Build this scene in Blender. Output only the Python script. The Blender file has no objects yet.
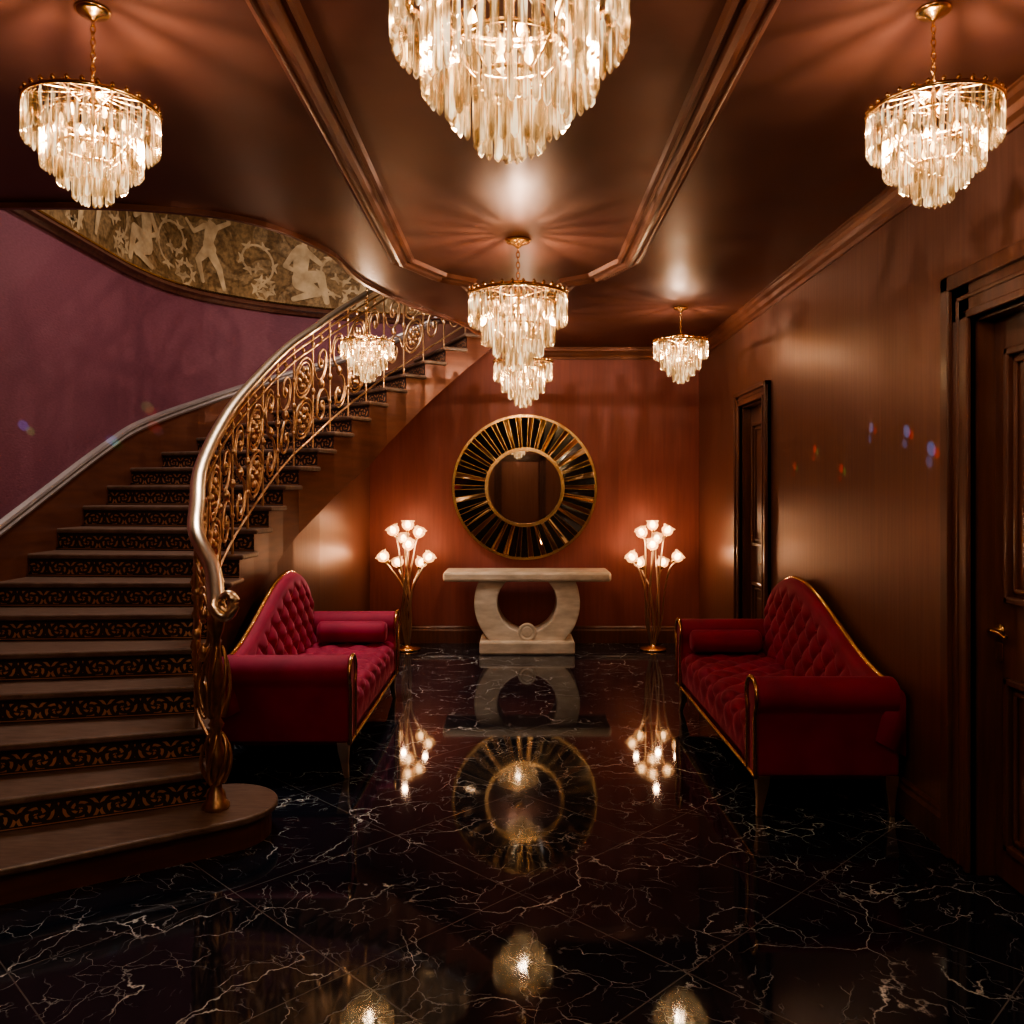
import bpy, bmesh, math, random
from mathutils import Vector, Matrix
random.seed(4)
pi=math.pi
scene=bpy.context.scene
col=scene.collection
try: scene.view_settings.look='AgX - Medium High Contrast'
except Exception: pass

# ------------------------------------------------------------ materials
def newmat(name):
    m=bpy.data.materials.new(name); m.use_nodes=True
    nt=m.node_tree; b=nt.nodes['Principled BSDF']
    return m,nt,b
def N(nt,t,**kw):
    n=nt.nodes.new(t)
    for k,v in kw.items(): setattr(n,k,v)
    return n
def ramp(nt,stops,interp='LINEAR'):
    r=nt.nodes.new('ShaderNodeValToRGB'); r.color_ramp.interpolation=interp
    e=r.color_ramp.elements
    while len(e)<len(stops): e.new(0.5)
    for i,(p,c) in enumerate(stops):
        e[i].position=p; e[i].color=(c[0],c[1],c[2],1)
    return r
def simple(name,c1,c2=None,rough=0.5,metal=0.0,scale=8,bump=0.0,sheen=0,coat=0,stretch=(1,1,1),detail=4,rvar=0.0):
    m,nt,b=newmat(name)
    c2=c2 or c1
    tc=N(nt,'ShaderNodeTexCoord'); mp=N(nt,'ShaderNodeMapping'); mp.inputs['Scale'].default_value=stretch
    nz=N(nt,'ShaderNodeTexNoise'); nz.inputs['Scale'].default_value=scale; nz.inputs['Detail'].default_value=detail
    nt.links.new(tc.outputs['Object'],mp.inputs[0]); nt.links.new(mp.outputs[0],nz.inputs['Vector'])
    r=ramp(nt,[(0.3,c1),(0.7,c2)]); nt.links.new(nz.outputs['Fac'],r.inputs[0]); nt.links.new(r.outputs[0],b.inputs['Base Color'])
    b.inputs['Roughness'].default_value=rough; b.inputs['Metallic'].default_value=metal
    if rvar:
        mr=N(nt,'ShaderNodeMapRange'); mr.inputs['To Min'].default_value=rough-rvar; mr.inputs['To Max'].default_value=rough+rvar
        nt.links.new(nz.outputs['Fac'],mr.inputs[0]); nt.links.new(mr.outputs[0],b.inputs['Roughness'])
    if bump:
        bp=N(nt,'ShaderNodeBump'); bp.inputs['Strength'].default_value=bump; bp.inputs['Distance'].default_value=0.01
        nt.links.new(nz.outputs['Fac'],bp.inputs['Height']); nt.links.new(bp.outputs[0],b.inputs['Normal'])
    if sheen:
        b.inputs['Sheen Weight'].default_value=sheen; b.inputs['Sheen Roughness'].default_value=0.35
    if coat: b.inputs['Coat Weight'].default_value=coat; b.inputs['Coat Roughness'].default_value=0.1
    return m

M_wall=simple('bronze_wallpaper',(0.185,0.085,0.066),(0.235,0.112,0.086),rough=0.38,metal=0.55,scale=3,bump=0.08,stretch=(14,14,0.6),detail=6,rvar=0.04)
M_back=simple('red_bronze_wallpaper',(0.215,0.064,0.054),(0.26,0.079,0.066),rough=0.45,metal=0.3,scale=3,bump=0.08,stretch=(12,12,0.8),detail=6,rvar=0.04)
M_ceil=simple('bronze_lacquer_ceiling',(0.100,0.038,0.030),(0.150,0.061,0.043),rough=0.38,metal=0.55,scale=2,bump=0.07,stretch=(1.5,1.5,1),detail=8,rvar=0.10)
M_purple=simple('plum_plaster',(0.155,0.050,0.074),(0.20,0.066,0.098),rough=0.6,scale=30,bump=0.15,stretch=(1,1,3),detail=6)
M_wood=simple('dark_mahogany',(0.085,0.031,0.022),(0.14,0.055,0.037),rough=0.36,scale=3,stretch=(10,10,1),bump=0.05,coat=0.25)
M_stringer=simple('stringer_mahogany',(0.13,0.046,0.030),(0.19,0.070,0.043),rough=0.35,metal=0.3,scale=3,stretch=(1,1,8),bump=0.05)
M_tread=simple('walnut_tread',(0.11,0.065,0.048),(0.18,0.115,0.086),rough=0.35,scale=4,stretch=(3,12,3),bump=0.05)
M_trimb=simple('bronze_trim',(0.14,0.055,0.038),(0.20,0.08,0.05),rough=0.33,metal=0.5,scale=5)
M_skirt=simple('brushed_pewter',(0.34,0.30,0.30),(0.42,0.37,0.37),rough=0.35,metal=0.5,scale=6)
M_gold=simple('polished_brass',(0.78,0.50,0.24),(0.88,0.60,0.32),rough=0.22,metal=1.0,scale=8)
M_rail=simple('antique_gold_rail',(0.80,0.62,0.45),(0.92,0.76,0.58),rough=0.28,metal=1.0,scale=12)
M_scroll=simple('aged_gilt_iron',(0.50,0.31,0.19),(0.72,0.49,0.31),rough=0.33,metal=1.0,scale=25)
M_velvet=simple('crimson_velvet',(0.20,0.006,0.036),(0.30,0.012,0.056),rough=0.75,scale=5,sheen=0.5,bump=0.05)
M_velvet.node_tree.nodes['Principled BSDF'].inputs['Sheen Tint'].default_value=(1,0.3,0.45,1)
M_black=simple('black_glass',(0.006,0.005,0.005),(0.012,0.009,0.008),rough=0.08,scale=5)
M_bronzemir=simple('bronze_mirror_glass',(0.62,0.44,0.27),(0.72,0.52,0.33),rough=0.06,metal=1.0,scale=5)
M_cream=simple('travertine',(0.45,0.36,0.27),(0.75,0.65,0.53),rough=0.4,scale=5,detail=10,bump=0.08,stretch=(1,1,3))
M_mirror=simple('mirror_silver',(0.85,0.82,0.8),rough=0.02,metal=1.0)
M_figure=simple('pale_mural_paint',(0.38,0.26,0.14),(0.64,0.48,0.29),rough=0.6,scale=9,detail=8)

m,nt,b=newmat('gold_mural_paper'); M_mural=m
tc=N(nt,'ShaderNodeTexCoord'); n1=N(nt,'ShaderNodeTexNoise'); n1.inputs['Scale'].default_value=2.6; n1.inputs['Detail'].default_value=3; n1.inputs['Distortion'].default_value=1.2
n2=N(nt,'ShaderNodeTexNoise'); n2.inputs['Scale'].default_value=30; n2.inputs['Detail'].default_value=8
nt.links.new(tc.outputs['Object'],n1.inputs['Vector']); nt.links.new(tc.outputs['Object'],n2.inputs['Vector'])
r1=ramp(nt,[(0.0,(0.30,0.185,0.085)),(0.45,(0.30,0.185,0.085)),(0.48,(0.20,0.115,0.05)),(0.52,(0.205,0.12,0.052)),(0.55,(0.36,0.235,0.12)),(1,(0.40,0.27,0.14))])
nt.links.new(n1.outputs['Fac'],r1.inputs[0])
r2=ramp(nt,[(0.35,(0.55,0.55,0.55)),(0.65,(1.1,1.1,1.1))]); nt.links.new(n2.outputs['Fac'],r2.inputs[0])
mx=N(nt,'ShaderNodeMixRGB',blend_type='MULTIPLY'); mx.inputs[0].default_value=1
nt.links.new(r1.outputs[0],mx.inputs[1]); nt.links.new(r2.outputs[0],mx.inputs[2]); nt.links.new(mx.outputs[0],b.inputs['Base Color'])
b.inputs['Roughness'].default_value=0.5; b.inputs['Metallic'].default_value=0.2

# marble floor
m,nt,b=newmat('black_marquina_marble'); M_floor=m
tc=N(nt,'ShaderNodeTexCoord')
dn=N(nt,'ShaderNodeTexNoise'); dn.inputs['Scale'].default_value=1.6; dn.inputs['Detail'].default_value=7; dn.inputs['Roughness'].default_value=0.5
nt.links.new(tc.outputs['Object'],dn.inputs['Vector'])
vm=N(nt,'ShaderNodeVectorMath',operation='MULTIPLY_ADD'); vm.inputs[1].default_value=(0.8,0.8,0.8)
nt.links.new(dn.outputs['Color'],vm.inputs[0]); nt.links.new(tc.outputs['Object'],vm.inputs[2])
def vein(scale,width,stren,mlo,mhi,mscale):
    v=N(nt,'ShaderNodeTexVoronoi',feature='DISTANCE_TO_EDGE'); v.inputs['Scale'].default_value=scale
    nt.links.new(vm.outputs[0],v.inputs['Vector'])
    r=ramp(nt,[(0.0,(stren,)*3),(width,(0,0,0))]); nt.links.new(v.outputs['Distance'],r.inputs[0])
    k=N(nt,'ShaderNodeTexNoise'); k.inputs['Scale'].default_value=mscale; k.inputs['Detail'].default_value=3
    nt.links.new(tc.outputs['Object'],k.inputs['Vector'])
    rr=ramp(nt,[(mlo,(0,0,0)),(mhi,(1,1,1))]); nt.links.new(k.outputs['Fac'],rr.inputs[0])
    q=N(nt,'ShaderNodeMixRGB',blend_type='MULTIPLY'); q.inputs[0].default_value=1
    nt.links.new(r.outputs[0],q.inputs[1]); nt.links.new(rr.outputs[0],q.inputs[2]); return q
va=vein(1.9,0.006,0.85,0.46,0.62,2.3); vb=vein(4.6,0.011,0.65,0.49,0.65,4.0); vc=vein(9.0,0.018,0.36,0.49,0.65,6.0)
ad=N(nt,'ShaderNodeMixRGB',blend_type='ADD'); ad.inputs[0].default_value=1
nt.links.new(va.outputs[0],ad.inputs[1]); nt.links.new(vb.outputs[0],ad.inputs[2])
ad2=N(nt,'ShaderNodeMixRGB',blend_type='ADD'); ad2.inputs[0].default_value=1
nt.links.new(ad.outputs[0],ad2.inputs[1]); nt.links.new(vc.outputs[0],ad2.inputs[2])
mp=N(nt,'ShaderNodeMapping'); mp.inputs['Rotation'].default_value=(0,0,pi/4); mp.inputs['Scale'].default_value=(1/0.8,1/0.8,1)
nt.links.new(tc.outputs['Object'],mp.inputs[0])
sp=N(nt,'ShaderNodeSeparateXYZ'); nt.links.new(mp.outputs[0],sp.inputs[0])
def joint(o):
    a=N(nt,'ShaderNodeMath',operation='PINGPONG'); a.inputs[1].default_value=0.5; nt.links.new(o,a.inputs[0])
    c=N(nt,'ShaderNodeMath',operation='LESS_THAN'); c.inputs[1].default_value=0.003; nt.links.new(a.outputs[0],c.inputs[0]); return c
ja=joint(sp.outputs['X']); jb=joint(sp.outputs['Y'])
jm=N(nt,'ShaderNodeMath',operation='MAXIMUM'); nt.links.new(ja.outputs[0],jm.inputs[0]); nt.links.new(jb.outputs[0],jm.inputs[1])
jx=N(nt,'ShaderNodeMixRGB',blend_type='MIX'); jx.inputs[2].default_value=(0.12,0.11,0.11,1)
nt.links.new(jm.outputs[0],jx.inputs[0])
bs=N(nt,'ShaderNodeMixRGB',blend_type='ADD'); bs.inputs[0].default_value=1; bs.inputs[1].default_value=(0.009,0.012,0.021,1)
nt.links.new(ad2.outputs[0],bs.inputs[2]); nt.links.new(bs.outputs[0],jx.inputs[1]); nt.links.new(jx.outputs[0],b.inputs['Base Color'])
b.inputs['Roughness'].default_value=0.05
b.inputs['IOR'].default_value=1.48

m,nt,b=newmat('arabesque_riser'); M_riser=m
uv=N(nt,'ShaderNodeUVMap'); sp=N(nt,'ShaderNodeSeparateXYZ'); nt.links.new(uv.outputs[0],sp.inputs[0])
def mth(op,a,bv=None,c=None):
    n=N(nt,'ShaderNodeMath',operation=op)
    for i,x in enumerate((a,bv,c)):
        if x is None: continue
        if isinstance(x,(int,float)): n.inputs[i].default_value=x
        else: nt.links.new(x,n.inputs[i])
    return n.outputs[0]
U=mth('PINGPONG',sp.outputs['X'],0.16); V=sp.outputs['Y']
u=mth('SUBTRACT',U,0.08); v=mth('MULTIPLY',mth('SUBTRACT',V,0.47),0.14)
rr=mth('SQRT',mth('ADD',mth('MULTIPLY',u,u),mth('MULTIPLY',v,v)))
an=mth('ARCTAN2',v,u)
s1=mth('SINE',mth('ADD',mth('MULTIPLY',rr,190),mth('MULTIPLY',an,1.0)))
s2=mth('SINE',mth('ADD',mth('MULTIPLY',rr,60),mth('MULTIPLY',an,5.0)))
pat=mth('MULTIPLY',mth('GREATER_THAN',s1,0.25),mth('GREATER_THAN',s2,-0.45))
edge=mth('MULTIPLY',mth('GREATER_THAN',V,0.14),mth('LESS_THAN',V,0.82))
pat=mth('MULTIPLY',pat,edge)
line=mth('MULTIPLY',mth('GREATER_THAN',V,0.05),mth('LESS_THAN',V,0.09))
pat=mth('MAXIMUM',pat,line)
mx=N(nt,'ShaderNodeMixRGB'); mx.inputs[1].default_value=(0.028,0.017,0.018,1); mx.inputs[2].default_value=(0.46,0.23,0.13,1)
nt.links.new(pat,mx.inputs[0]); nt.links.new(mx.outputs[0],b.inputs['Base Color']); b.inputs['Roughness'].default_value=0.45

# crystal: glow, glints and dark gaps painted in as noise-patterned emission
m,nt,b=newmat('cut_crystal_painted_glow'); M_crys=m
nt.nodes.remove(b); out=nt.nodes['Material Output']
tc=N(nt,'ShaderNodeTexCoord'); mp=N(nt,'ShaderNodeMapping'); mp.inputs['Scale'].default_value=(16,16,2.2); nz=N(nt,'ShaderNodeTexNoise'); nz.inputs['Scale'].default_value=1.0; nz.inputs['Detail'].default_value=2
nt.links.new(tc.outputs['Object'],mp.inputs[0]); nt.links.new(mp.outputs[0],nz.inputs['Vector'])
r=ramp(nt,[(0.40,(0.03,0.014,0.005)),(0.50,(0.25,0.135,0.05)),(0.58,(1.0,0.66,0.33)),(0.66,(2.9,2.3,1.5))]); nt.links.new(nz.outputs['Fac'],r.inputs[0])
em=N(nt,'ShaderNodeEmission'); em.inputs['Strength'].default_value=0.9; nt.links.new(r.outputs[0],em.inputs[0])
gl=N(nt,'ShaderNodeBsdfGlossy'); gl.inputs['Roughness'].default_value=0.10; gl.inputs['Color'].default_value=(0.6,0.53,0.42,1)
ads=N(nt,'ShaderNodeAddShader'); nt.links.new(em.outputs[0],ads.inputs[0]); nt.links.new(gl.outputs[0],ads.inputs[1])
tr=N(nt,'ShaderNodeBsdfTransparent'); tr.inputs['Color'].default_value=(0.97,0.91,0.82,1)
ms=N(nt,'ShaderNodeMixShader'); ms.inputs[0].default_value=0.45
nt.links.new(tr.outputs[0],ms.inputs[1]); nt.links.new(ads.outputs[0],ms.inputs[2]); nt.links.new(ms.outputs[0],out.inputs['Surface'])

def emis(name,c,s):
    m,nt,b=newmat(name); b.inputs['Base Color'].default_value=(*c,1); b.inputs['Emission Color'].default_value=(*c,1); b.inputs['Emission Strength'].default_value=s; return m
M_bulb=emis('lit_bulb',(1,0.70,0.38),24)
M_lampbulb=emis('lit_lamp_bulb',(1,0.66,0.33),14)
m,nt,b=newmat('frosted_glass_tulip'); M_tulip=m
b.inputs['Base Color'].default_value=(1,0.75,0.5,1); b.inputs['Emission Color'].default_value=(1,0.55,0.25,1); b.inputs['Emission Strength'].default_value=0.8; b.inputs['Roughness'].default_value=0.15; b.inputs['Alpha'].default_value=0.5

# ------------------------------------------------------------ builders
def empty(name,loc=(0,0,0)):
    e=bpy.data.objects.new(name,None); e.location=loc; e.empty_display_size=0.1; col.objects.link(e); return e
def attach(o,p):
    if p is not None:
        o.parent=p; o.matrix_parent_inverse=Matrix.Translation(-Vector(p.location))
def mesh(name,verts,faces,mat,parent=None,smooth=False,recalc=True,local=False,mats=None,midx=None):
    me=bpy.data.meshes.new(name); me.from_pydata([tuple(v) for v in verts],[],faces)
    for mm in (mats or [mat]): me.materials.append(mm)
    if midx:
        for p,i in zip(me.polygons,midx): p.material_index=i
    if recalc:
        bm=bmesh.new(); bm.from_mesh(me); bmesh.ops.recalc_face_normals(bm,faces=bm.faces); bm.to_mesh(me); bm.free()
    if smooth:
        for p in me.polygons: p.use_smooth=True
    o=bpy.data.objects.new(name,me); col.objects.link(o)
    if local: o.parent=parent
    else: attach(o,parent)
    return o
def bevel(o,w=0.01,seg=2):
    md=o.modifiers.new('bevel','BEVEL'); md.width=w; md.segments=seg; md.limit_method='ANGLE'; return o
def boxvf(x0,x1,y0,y1,z0,z1):
    v=[(x0,y0,z0),(x1,y0,z0),(x1,y1,z0),(x0,y1,z0),(x0,y0,z1),(x1,y0,z1),(x1,y1,z1),(x0,y1,z1)]
    f=[(3,2,1,0),(4,5,6,7),(0,1,5,4),(1,2,6,5),(2,3,7,6),(3,0,4,7)]
    return v,f
def box(name,x0,x1,y0,y1,z0,z1,mat,parent=None,bev=0):
    v,f=boxvf(min(x0,x1),max(x0,x1),min(y0,y1),max(y0,y1),z0,z1)
    o=mesh(name,v,f,mat,parent)
    if bev: bevel(o,bev)
    return o
class Acc:
    def __init__(s): s.v=[]; s.f=[]; s.m=[]
    def add(s,v,f,m=0):
        n=len(s.v); s.v+= [tuple(a) for a in v]; s.f+=[tuple(i+n for i in q) for q in f]; s.m+=[m]*len(f)
def lathe(profile,n=24,c=(0,0,0)):
    v=[];f=[]
    for (r,z) in profile:
        for k in range(n):
            a=2*pi*k/n; v.append((c[0]+r*math.cos(a),c[1]+r*math.sin(a),c[2]+z))
    for i in range(len(profile)-1):
        for k in range(n):
            k2=(k+1)%n; f.append((i*n+k,i*n+k2,(i+1)*n+k2,(i+1)*n+k))
    return v,f
def curve(name,splines,rad,mat,parent=None,cyclic=False,res=3,nurbs=False,local=False):
    cu=bpy.data.curves.new(name,'CURVE'); cu.dimensions='3D'; cu.bevel_depth=rad; cu.bevel_resolution=res; cu.use_fill_caps=True
    for item in splines:
        pts=item
        s=cu.splines.new('POLY'); s.points.add(len(pts)-1)
        for i,p in enumerate(pts):
            s.points[i].co=(p[0],p[1],p[2],1)
            if len(p)>3: s.points[i].radius=p[3]
        s.use_cyclic_u=cyclic; s.use_smooth=True
    cu.materials.append(mat)
    o=bpy.data.objects.new(name,cu); col.objects.link(o)
    if local: o.parent=parent
    else: attach(o,parent)
    return o
def catmull(P,n=8):
    P=[Vector(p) for p in P]; out=[]
    for i in range(len(P)-1):
        p0=P[max(i-1,0)];p1=P[i];p2=P[i+1];p3=P[min(i+2,len(P)-1)]
        for k in range(n):
            t=k/n
            out.append(0.5*((2*p1)+(p2-p0)*t+(2*p0-5*p1+4*p2-p3)*t*t+(3*p1-p0-3*p2+p3)*t**3))
    out.append(P[-1]); return out
def sweep(name,path,profile,mat,parent=None,closed=False,smooth=False):
    P=[Vector((p[0],p[1],p[2] if len(p)>2 else 0)) for p in path]; n=len(P); v=[];f=[]
    for i in range(n):
        if closed: a=P[i-1]; c=P[(i+1)%n]
        else: a=P[max(i-1,0)]; c=P[min(i+1,n-1)]
        d1=(P[i]-a); d2=(c-P[i]); d1.z=0; d2.z=0
        if d1.length<1e-6: d1=d2.copy()
        if d2.length<1e-6: d2=d1.copy()
        d1.normalize(); d2.normalize()
        n1=Vector((-d1.y,d1.x,0)); n2=Vector((-d2.y,d2.x,0)); nn=(n1+n2); nn.normalize(); nn/=max(0.3,nn.dot(n1))
        for (o,dz) in profile: v.append(P[i]+nn*o+Vector((0,0,dz)))
    m=len(profile)
    for i in range(n if closed else n-1):
        j=(i+1)%n
        for k in range(m):
            k2=(k+1)%m; f.append((i*m+k,j*m+k,j*m+k2,i*m+k2))
    if not closed:
        f.append(tuple(range(m))); f.append(tuple((n-1)*m+k for k in range(m))[::-1])
    return mesh(name,v,f,mat,parent,smooth=smooth)

# ------------------------------------------------------------ room
XR=1.92; YB=9.0; ZC=3.12; YF=-2.2; XL=-3.2
box('floor',XL-0.2,XR+0.35,YF-0.15,YB+0.15,-0.1,0,M_floor)

edge=catmull([(-3.4,4.5,0),(-2.76,4.48,0),(-2.06,4.5,0),(-1.5,4.72,0),(-1.2,5.3,0),(-1.12,6.05,0),(-0.86,6.85,0),(-0.5,7.6,0),(-0.4,8.0,0),(-0.28,8.28,0),(-0.1,8.38,0)],6)
poly=[(XL-0.2,YF-0.15),(XR+0.3,YF-0.15),(XR+0.3,YB+0.15),(-0.1,YB+0.15)]+[(p.x,p.y) for p in reversed(edge)]
n=len(poly)
o=mesh('ceiling',[(x,y,ZC) for x,y in poly]+[(x,y,ZC+0.2) for x,y in poly],
     [tuple(range(n)),tuple(range(n,2*n))]+[(i,(i+1)%n,(i+1)%n+n,i+n) for i in range(n)],M_ceil)
bm=bmesh.new(); bm.from_mesh(o.data); bmesh.ops.triangulate(bm,faces=[f for f in bm.faces if len(f.verts)>4]); bm.to_mesh(o.data); bm.free()
sweep('trim_1',[(p.x,p.y,ZC) for p in edge[4:-4]],[(-0.02,-0.03),(0.012,-0.03),(0.012,0.2),(-0.0,0.2)],M_trimb)
box('ceiling_upper',XL-0.5,XR+0.3,3.0,YB+0.6,5.6,5.7,M_ceil)
tray=[(0.72,-2.0,ZC),(0.72,5.55,ZC),(0.55,5.95,ZC),(0.36,6.1,ZC),(0.30,6.4,ZC),(-0.30,6.4,ZC),(-0.36,6.1,ZC),(-0.55,5.95,ZC),(-0.75,5.55,ZC),(-0.75,-2.0,ZC)]
prof=[(-0.085,0.005),(-0.085,-0.016),(-0.065,-0.03),(-0.052,-0.018),(-0.035,-0.018),(-0.022,-0.045),(0.0,-0.052),(0.018,-0.04),(0.028,-0.02),(0.042,-0.02),(0.05,-0.034),(0.066,-0.026),(0.076,0.005)]
sweep('trim_2',tray,prof,M_trimb,closed=True)
crown=[(0.0,-0.12),(0.012,-0.12),(0.018,-0.095),(0.035,-0.08),(0.045,-0.05),(0.065,-0.035),(0.07,-0.012),(0.08,-0.008),(0.08,0.004),(0,0.004)]
sweep('trim_3',[(XR,YF,ZC),(XR,YB,ZC),(-0.05,YB,ZC)],crown,M_trimb)

wr=empty('wall_right',(XR,3,0))
D1=(2.5,3.56); D2=(6.57,7.28); DH=2.33
T=0.3
def wpiece(y0,y1,z0,z1): box('wall_panel',XR,XR+T,y0,y1,z0,z1,M_wall,wr)
wpiece(YF,D1[0],0,ZC); wpiece(D1[1],D2[0],0,ZC); wpiece(D2[1],YB,0,ZC); wpiece(D1[0],D1[1],DH,ZC); wpiece(D2[0],D2[1],DH,ZC)
box('wall_back',-1.72,XR+T,YB+0.015,YB+0.15,0,ZC,M_back)
box('wall_front',XL-0.2,XR+T,YF-0.15,YF,0,ZC,M_wall)

def door(name,y0,y1,xface,sgn,casing,knob_y):
    e=empty(name,(xface,(y0+y1)/2,0))
    xo=xface+sgn*0.07
    box('leaf',xo,xo+sgn*0.05,y0+0.01,y1-0.01,0.01,DH-0.01,M_wood,e)
    box('jamb_1',xface,xface+sgn*0.2,y0-0.002,y0+0.015,0,DH,M_wood,e)
    box('jamb_2',xface,xface+sgn*0.2,y1-0.015,y1+0.002,0,DH,M_wood,e)
    box('jamb_3',xface,xface+sgn*0.2,y0,y1,DH-0.015,DH+0.002,M_wood,e)
    for k,(a,c) in enumerate([(0.15,0.85),(1.15,DH-0.15)]):
        for j,(ins,th,hh) in enumerate([(0,0.03,0.028),(0.045,0.02,0.015)]):
            ya=y0+0.12+ins; yb=y1-0.12-ins; za=a+ins; zb=c-ins
            for nm,(p,q,r_,s_) in {'l':(ya,ya+th,za,zb),'r':(yb-th,yb,za,zb),'b':(ya,yb,za,za+th),'t':(ya,yb,zb-th,zb)}.items():
                box('panel_mould',xo-sgn*hh,xo,p,q,r_,s_,M_wood,e,0.006)
        box('panel',xo-sgn*0.012,xo,y0+0.24,y1-0.24,a+0.12,c-0.12,M_wood,e,0.01)
    cw=casing
    for j,(a,c,h) in enumerate([(0,cw,0.03),(cw*0.68,cw,0.05),(0.0,cw*0.16,0.042),(cw*0.4,cw*0.5,0.036)]):
        box('casing_%d'%j,xface-sgn*h,xface,y0-c,y0-a,0,DH+c,M_wood,e,0.006)
        box('casing_r%d'%j,xface-sgn*h,xface,y1+a,y1+c,0,DH+c,M_wood,e,0.006)
        box('casing_t%d'%j,xface-sgn*h,xface,y0-c,y1+c,DH+a,DH+c,M_wood,e,0.006)
    a=Acc(); a.add(*lathe([(0,0),(0.028,0),(0.028,0.008),(0.012,0.012),(0.010,0.05),(0,0.05)],20))
    o=mesh('handle_rose',a.v,a.f,M_gold,None,smooth=True)
    o.rotation_euler=(0,-sgn*pi/2,0); o.location=(xo,knob_y,1.03); attach(o,e)
    d=-1 if knob_y>(y0+y1)/2 else 1
    hx=xo-sgn*0.05
    curve('handle_lever',[[(hx,knob_y,1.03,1),(hx-sgn*0.004,knob_y+d*0.04,1.035,1.1),(hx,knob_y+d*0.08,1.03,0.9),(hx,knob_y+d*0.12,1.02,0.7),(hx,knob_y+d*0.13,1.032,0.6)]],0.010,M_gold,e)
    box('escutcheon',xo-sgn*0.006,xo,knob_y-0.02,knob_y+0.02,0.9,0.98,M_gold,e,0.004)
    return e
door('door_1',D1[0],D1[1],XR,1,0.21,D1[1]-0.06)
door('door_2',D2[0],D2[1],XR,1,0.12,D2[0]+0.09)
e=door('door_3',-0.45,0.45,0,1,0.16,0.36)
e.location=(0.05,YF-0.0,0); e.rotation_euler=(0,0,-pi/2)

bb=[(0,0),(0.022,0),(0.022,0.13),(0.014,0.15),(0.014,0.165),(0.006,0.18),(0,0.18)]
sweep('baseboard_right',[(XR,YF),(XR,D1[0]-0.21)],bb,M_wood)
sweep('baseboard_right',[(XR,D1[1]+0.21),(XR,D2[0]-0.12)],bb,M_wood)
sweep('baseboard_back',[(XR,D2[1]+0.12),(XR,YB+0.015),(-1.55,YB+0.015)],bb,M_wood)

# ------------------------------------------------------------ staircase
RI=0.15
I=[(-1.30,3.90),(-1.43,3.99),(-1.53,4.17),(-1.62,4.42),(-1.70,4.66),(-1.75,4.93),(-1.78,5.2),(-1.79,5.46),(-1.78,5.73),(-1.76,6.0),(-1.73,6.26),(-1.68,6.52),(-1.60,6.78),(-1.52,7.02),(-1.42,7.26),(-1.31,7.49),(-1.19,7.70),(-1.04,7.90),(-.88,8.06),(-.70,8.20),(-.50,8.30),(-.28,8.38),(-.12,8.40)]
O=[(XL,2.85),(XL,3.15),(XL,3.62),(XL,4.1),(XL,4.42),(XL,4.85),(XL,5.2),(XL,5.55),(XL,5.9),(XL,6.25),(XL,6.62),(-3.19,7.0),(-3.12,7.45),(-2.96,7.85),(-2.72,8.15),(-2.42,8.42),(-2.06,8.64),(-1.72,8.8),(-1.38,8.92),(-1.08,8.98),(-.78,8.99),(-.45,8.99),(-.12,8.99)]
def dep(u):
    if u<9: return 0.48
    if u<16: return 0.48+0.09*(u-9)/7
    return 0.57-0.045*(u-16)
def soff(u): return max(0.0,RI*u-dep(u))
st=empty('curved_staircase',(-2.3,5.5,0))
body=Acc(); tre=Acc(); ris=Acc(); uvs=[]
V3=lambda p,z: Vector((p[0],p[1],z))
for i in range(1,23):
    a,bq=I[i-1],O[i-1]; c,d=I[i],O[i]
    z=RI*i
    if i>1:
        za=soff(i); zc=soff(i+1)
        v=[V3(a,za),V3(bq,za),V3(d,zc),V3(c,zc),V3(a,z-0.03),V3(bq,z-0.03),V3(d,z-0.03),V3(c,z-0.03)]
        body.add(v,[(0,3,2,1),(4,5,6,7),(3,0,4,7),(1,2,6,5),(2,3,7,6),(0,1,5,4)])
        A=V3(a,0);B=V3(bq,0);C=V3(c,0);Dd=V3(d,0)
        w=(B-A).normalized(); fwd=Vector((w.y,-w.x,0)); 
        if fwd.dot((A+B)/2-(C+Dd)/2)<0: fwd=-fwd
        A2=A+fwd*0.03-w*0.035; B2=B+fwd*0.03; C2=C-w*0.035; D2_=Dd
        v=[]
        for P in (A2,B2,D2_,C2): v.append(P+Vector((0,0,z)))
        for P in (A2,B2,D2_,C2): v.append(P+Vector((0,0,z-0.034)))
        tre.add(v,[(0,1,2,3),(7,6,5,4),(0,4,5,1),(1,5,6,2),(2,6,7,3),(3,7,4,0)])
        L=(B-A).length
        off=fwd*0.006
        v=[A+off+Vector((0,0,z-RI)),B+off+Vector((0,0,z-RI)),B+off+Vector((0,0,z-0.034)),A+off+Vector((0,0,z-0.034))]
        ris.add(v,[(0,1,2,3)]); uvs+= [(0,0),(L,0),(L,1),(0,1)]
mesh('stair_body',body.v,body.f,M_stringer,st)
o=mesh('treads',tre.v,tre.f,M_tread,st); bevel(o,0.012,3)
o=mesh('risers',ris.v,ris.f,M_riser,st,recalc=False)
uvl=o.data.uv_layers.new(name='UVMap')
for k,q in enumerate(uvs): uvl.data[k].uv=q
cx,cy=-1.40,3.97; R0=0.27
A=Vector((-1.40,3.97)); B=Vector((XL,2.80))
w=(B-A).normalized(); fw=Vector((w.y,-w.x)); 
if fw.y>0: fw=-fw
a0=math.atan2(fw.y,fw.x)
S1=[]
f0=A+fw*R0
S1.append((XL,(f0+w*((XL-f0.x)/w.x)).y))
for k in range(0,19):
    a=a0+ (pi*0.92)*k/18
    S1.append((cx+R0*math.cos(a),cy+R0*math.sin(a)))
S1+= [(-1.62,4.30),(XL,3.8)]
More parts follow.
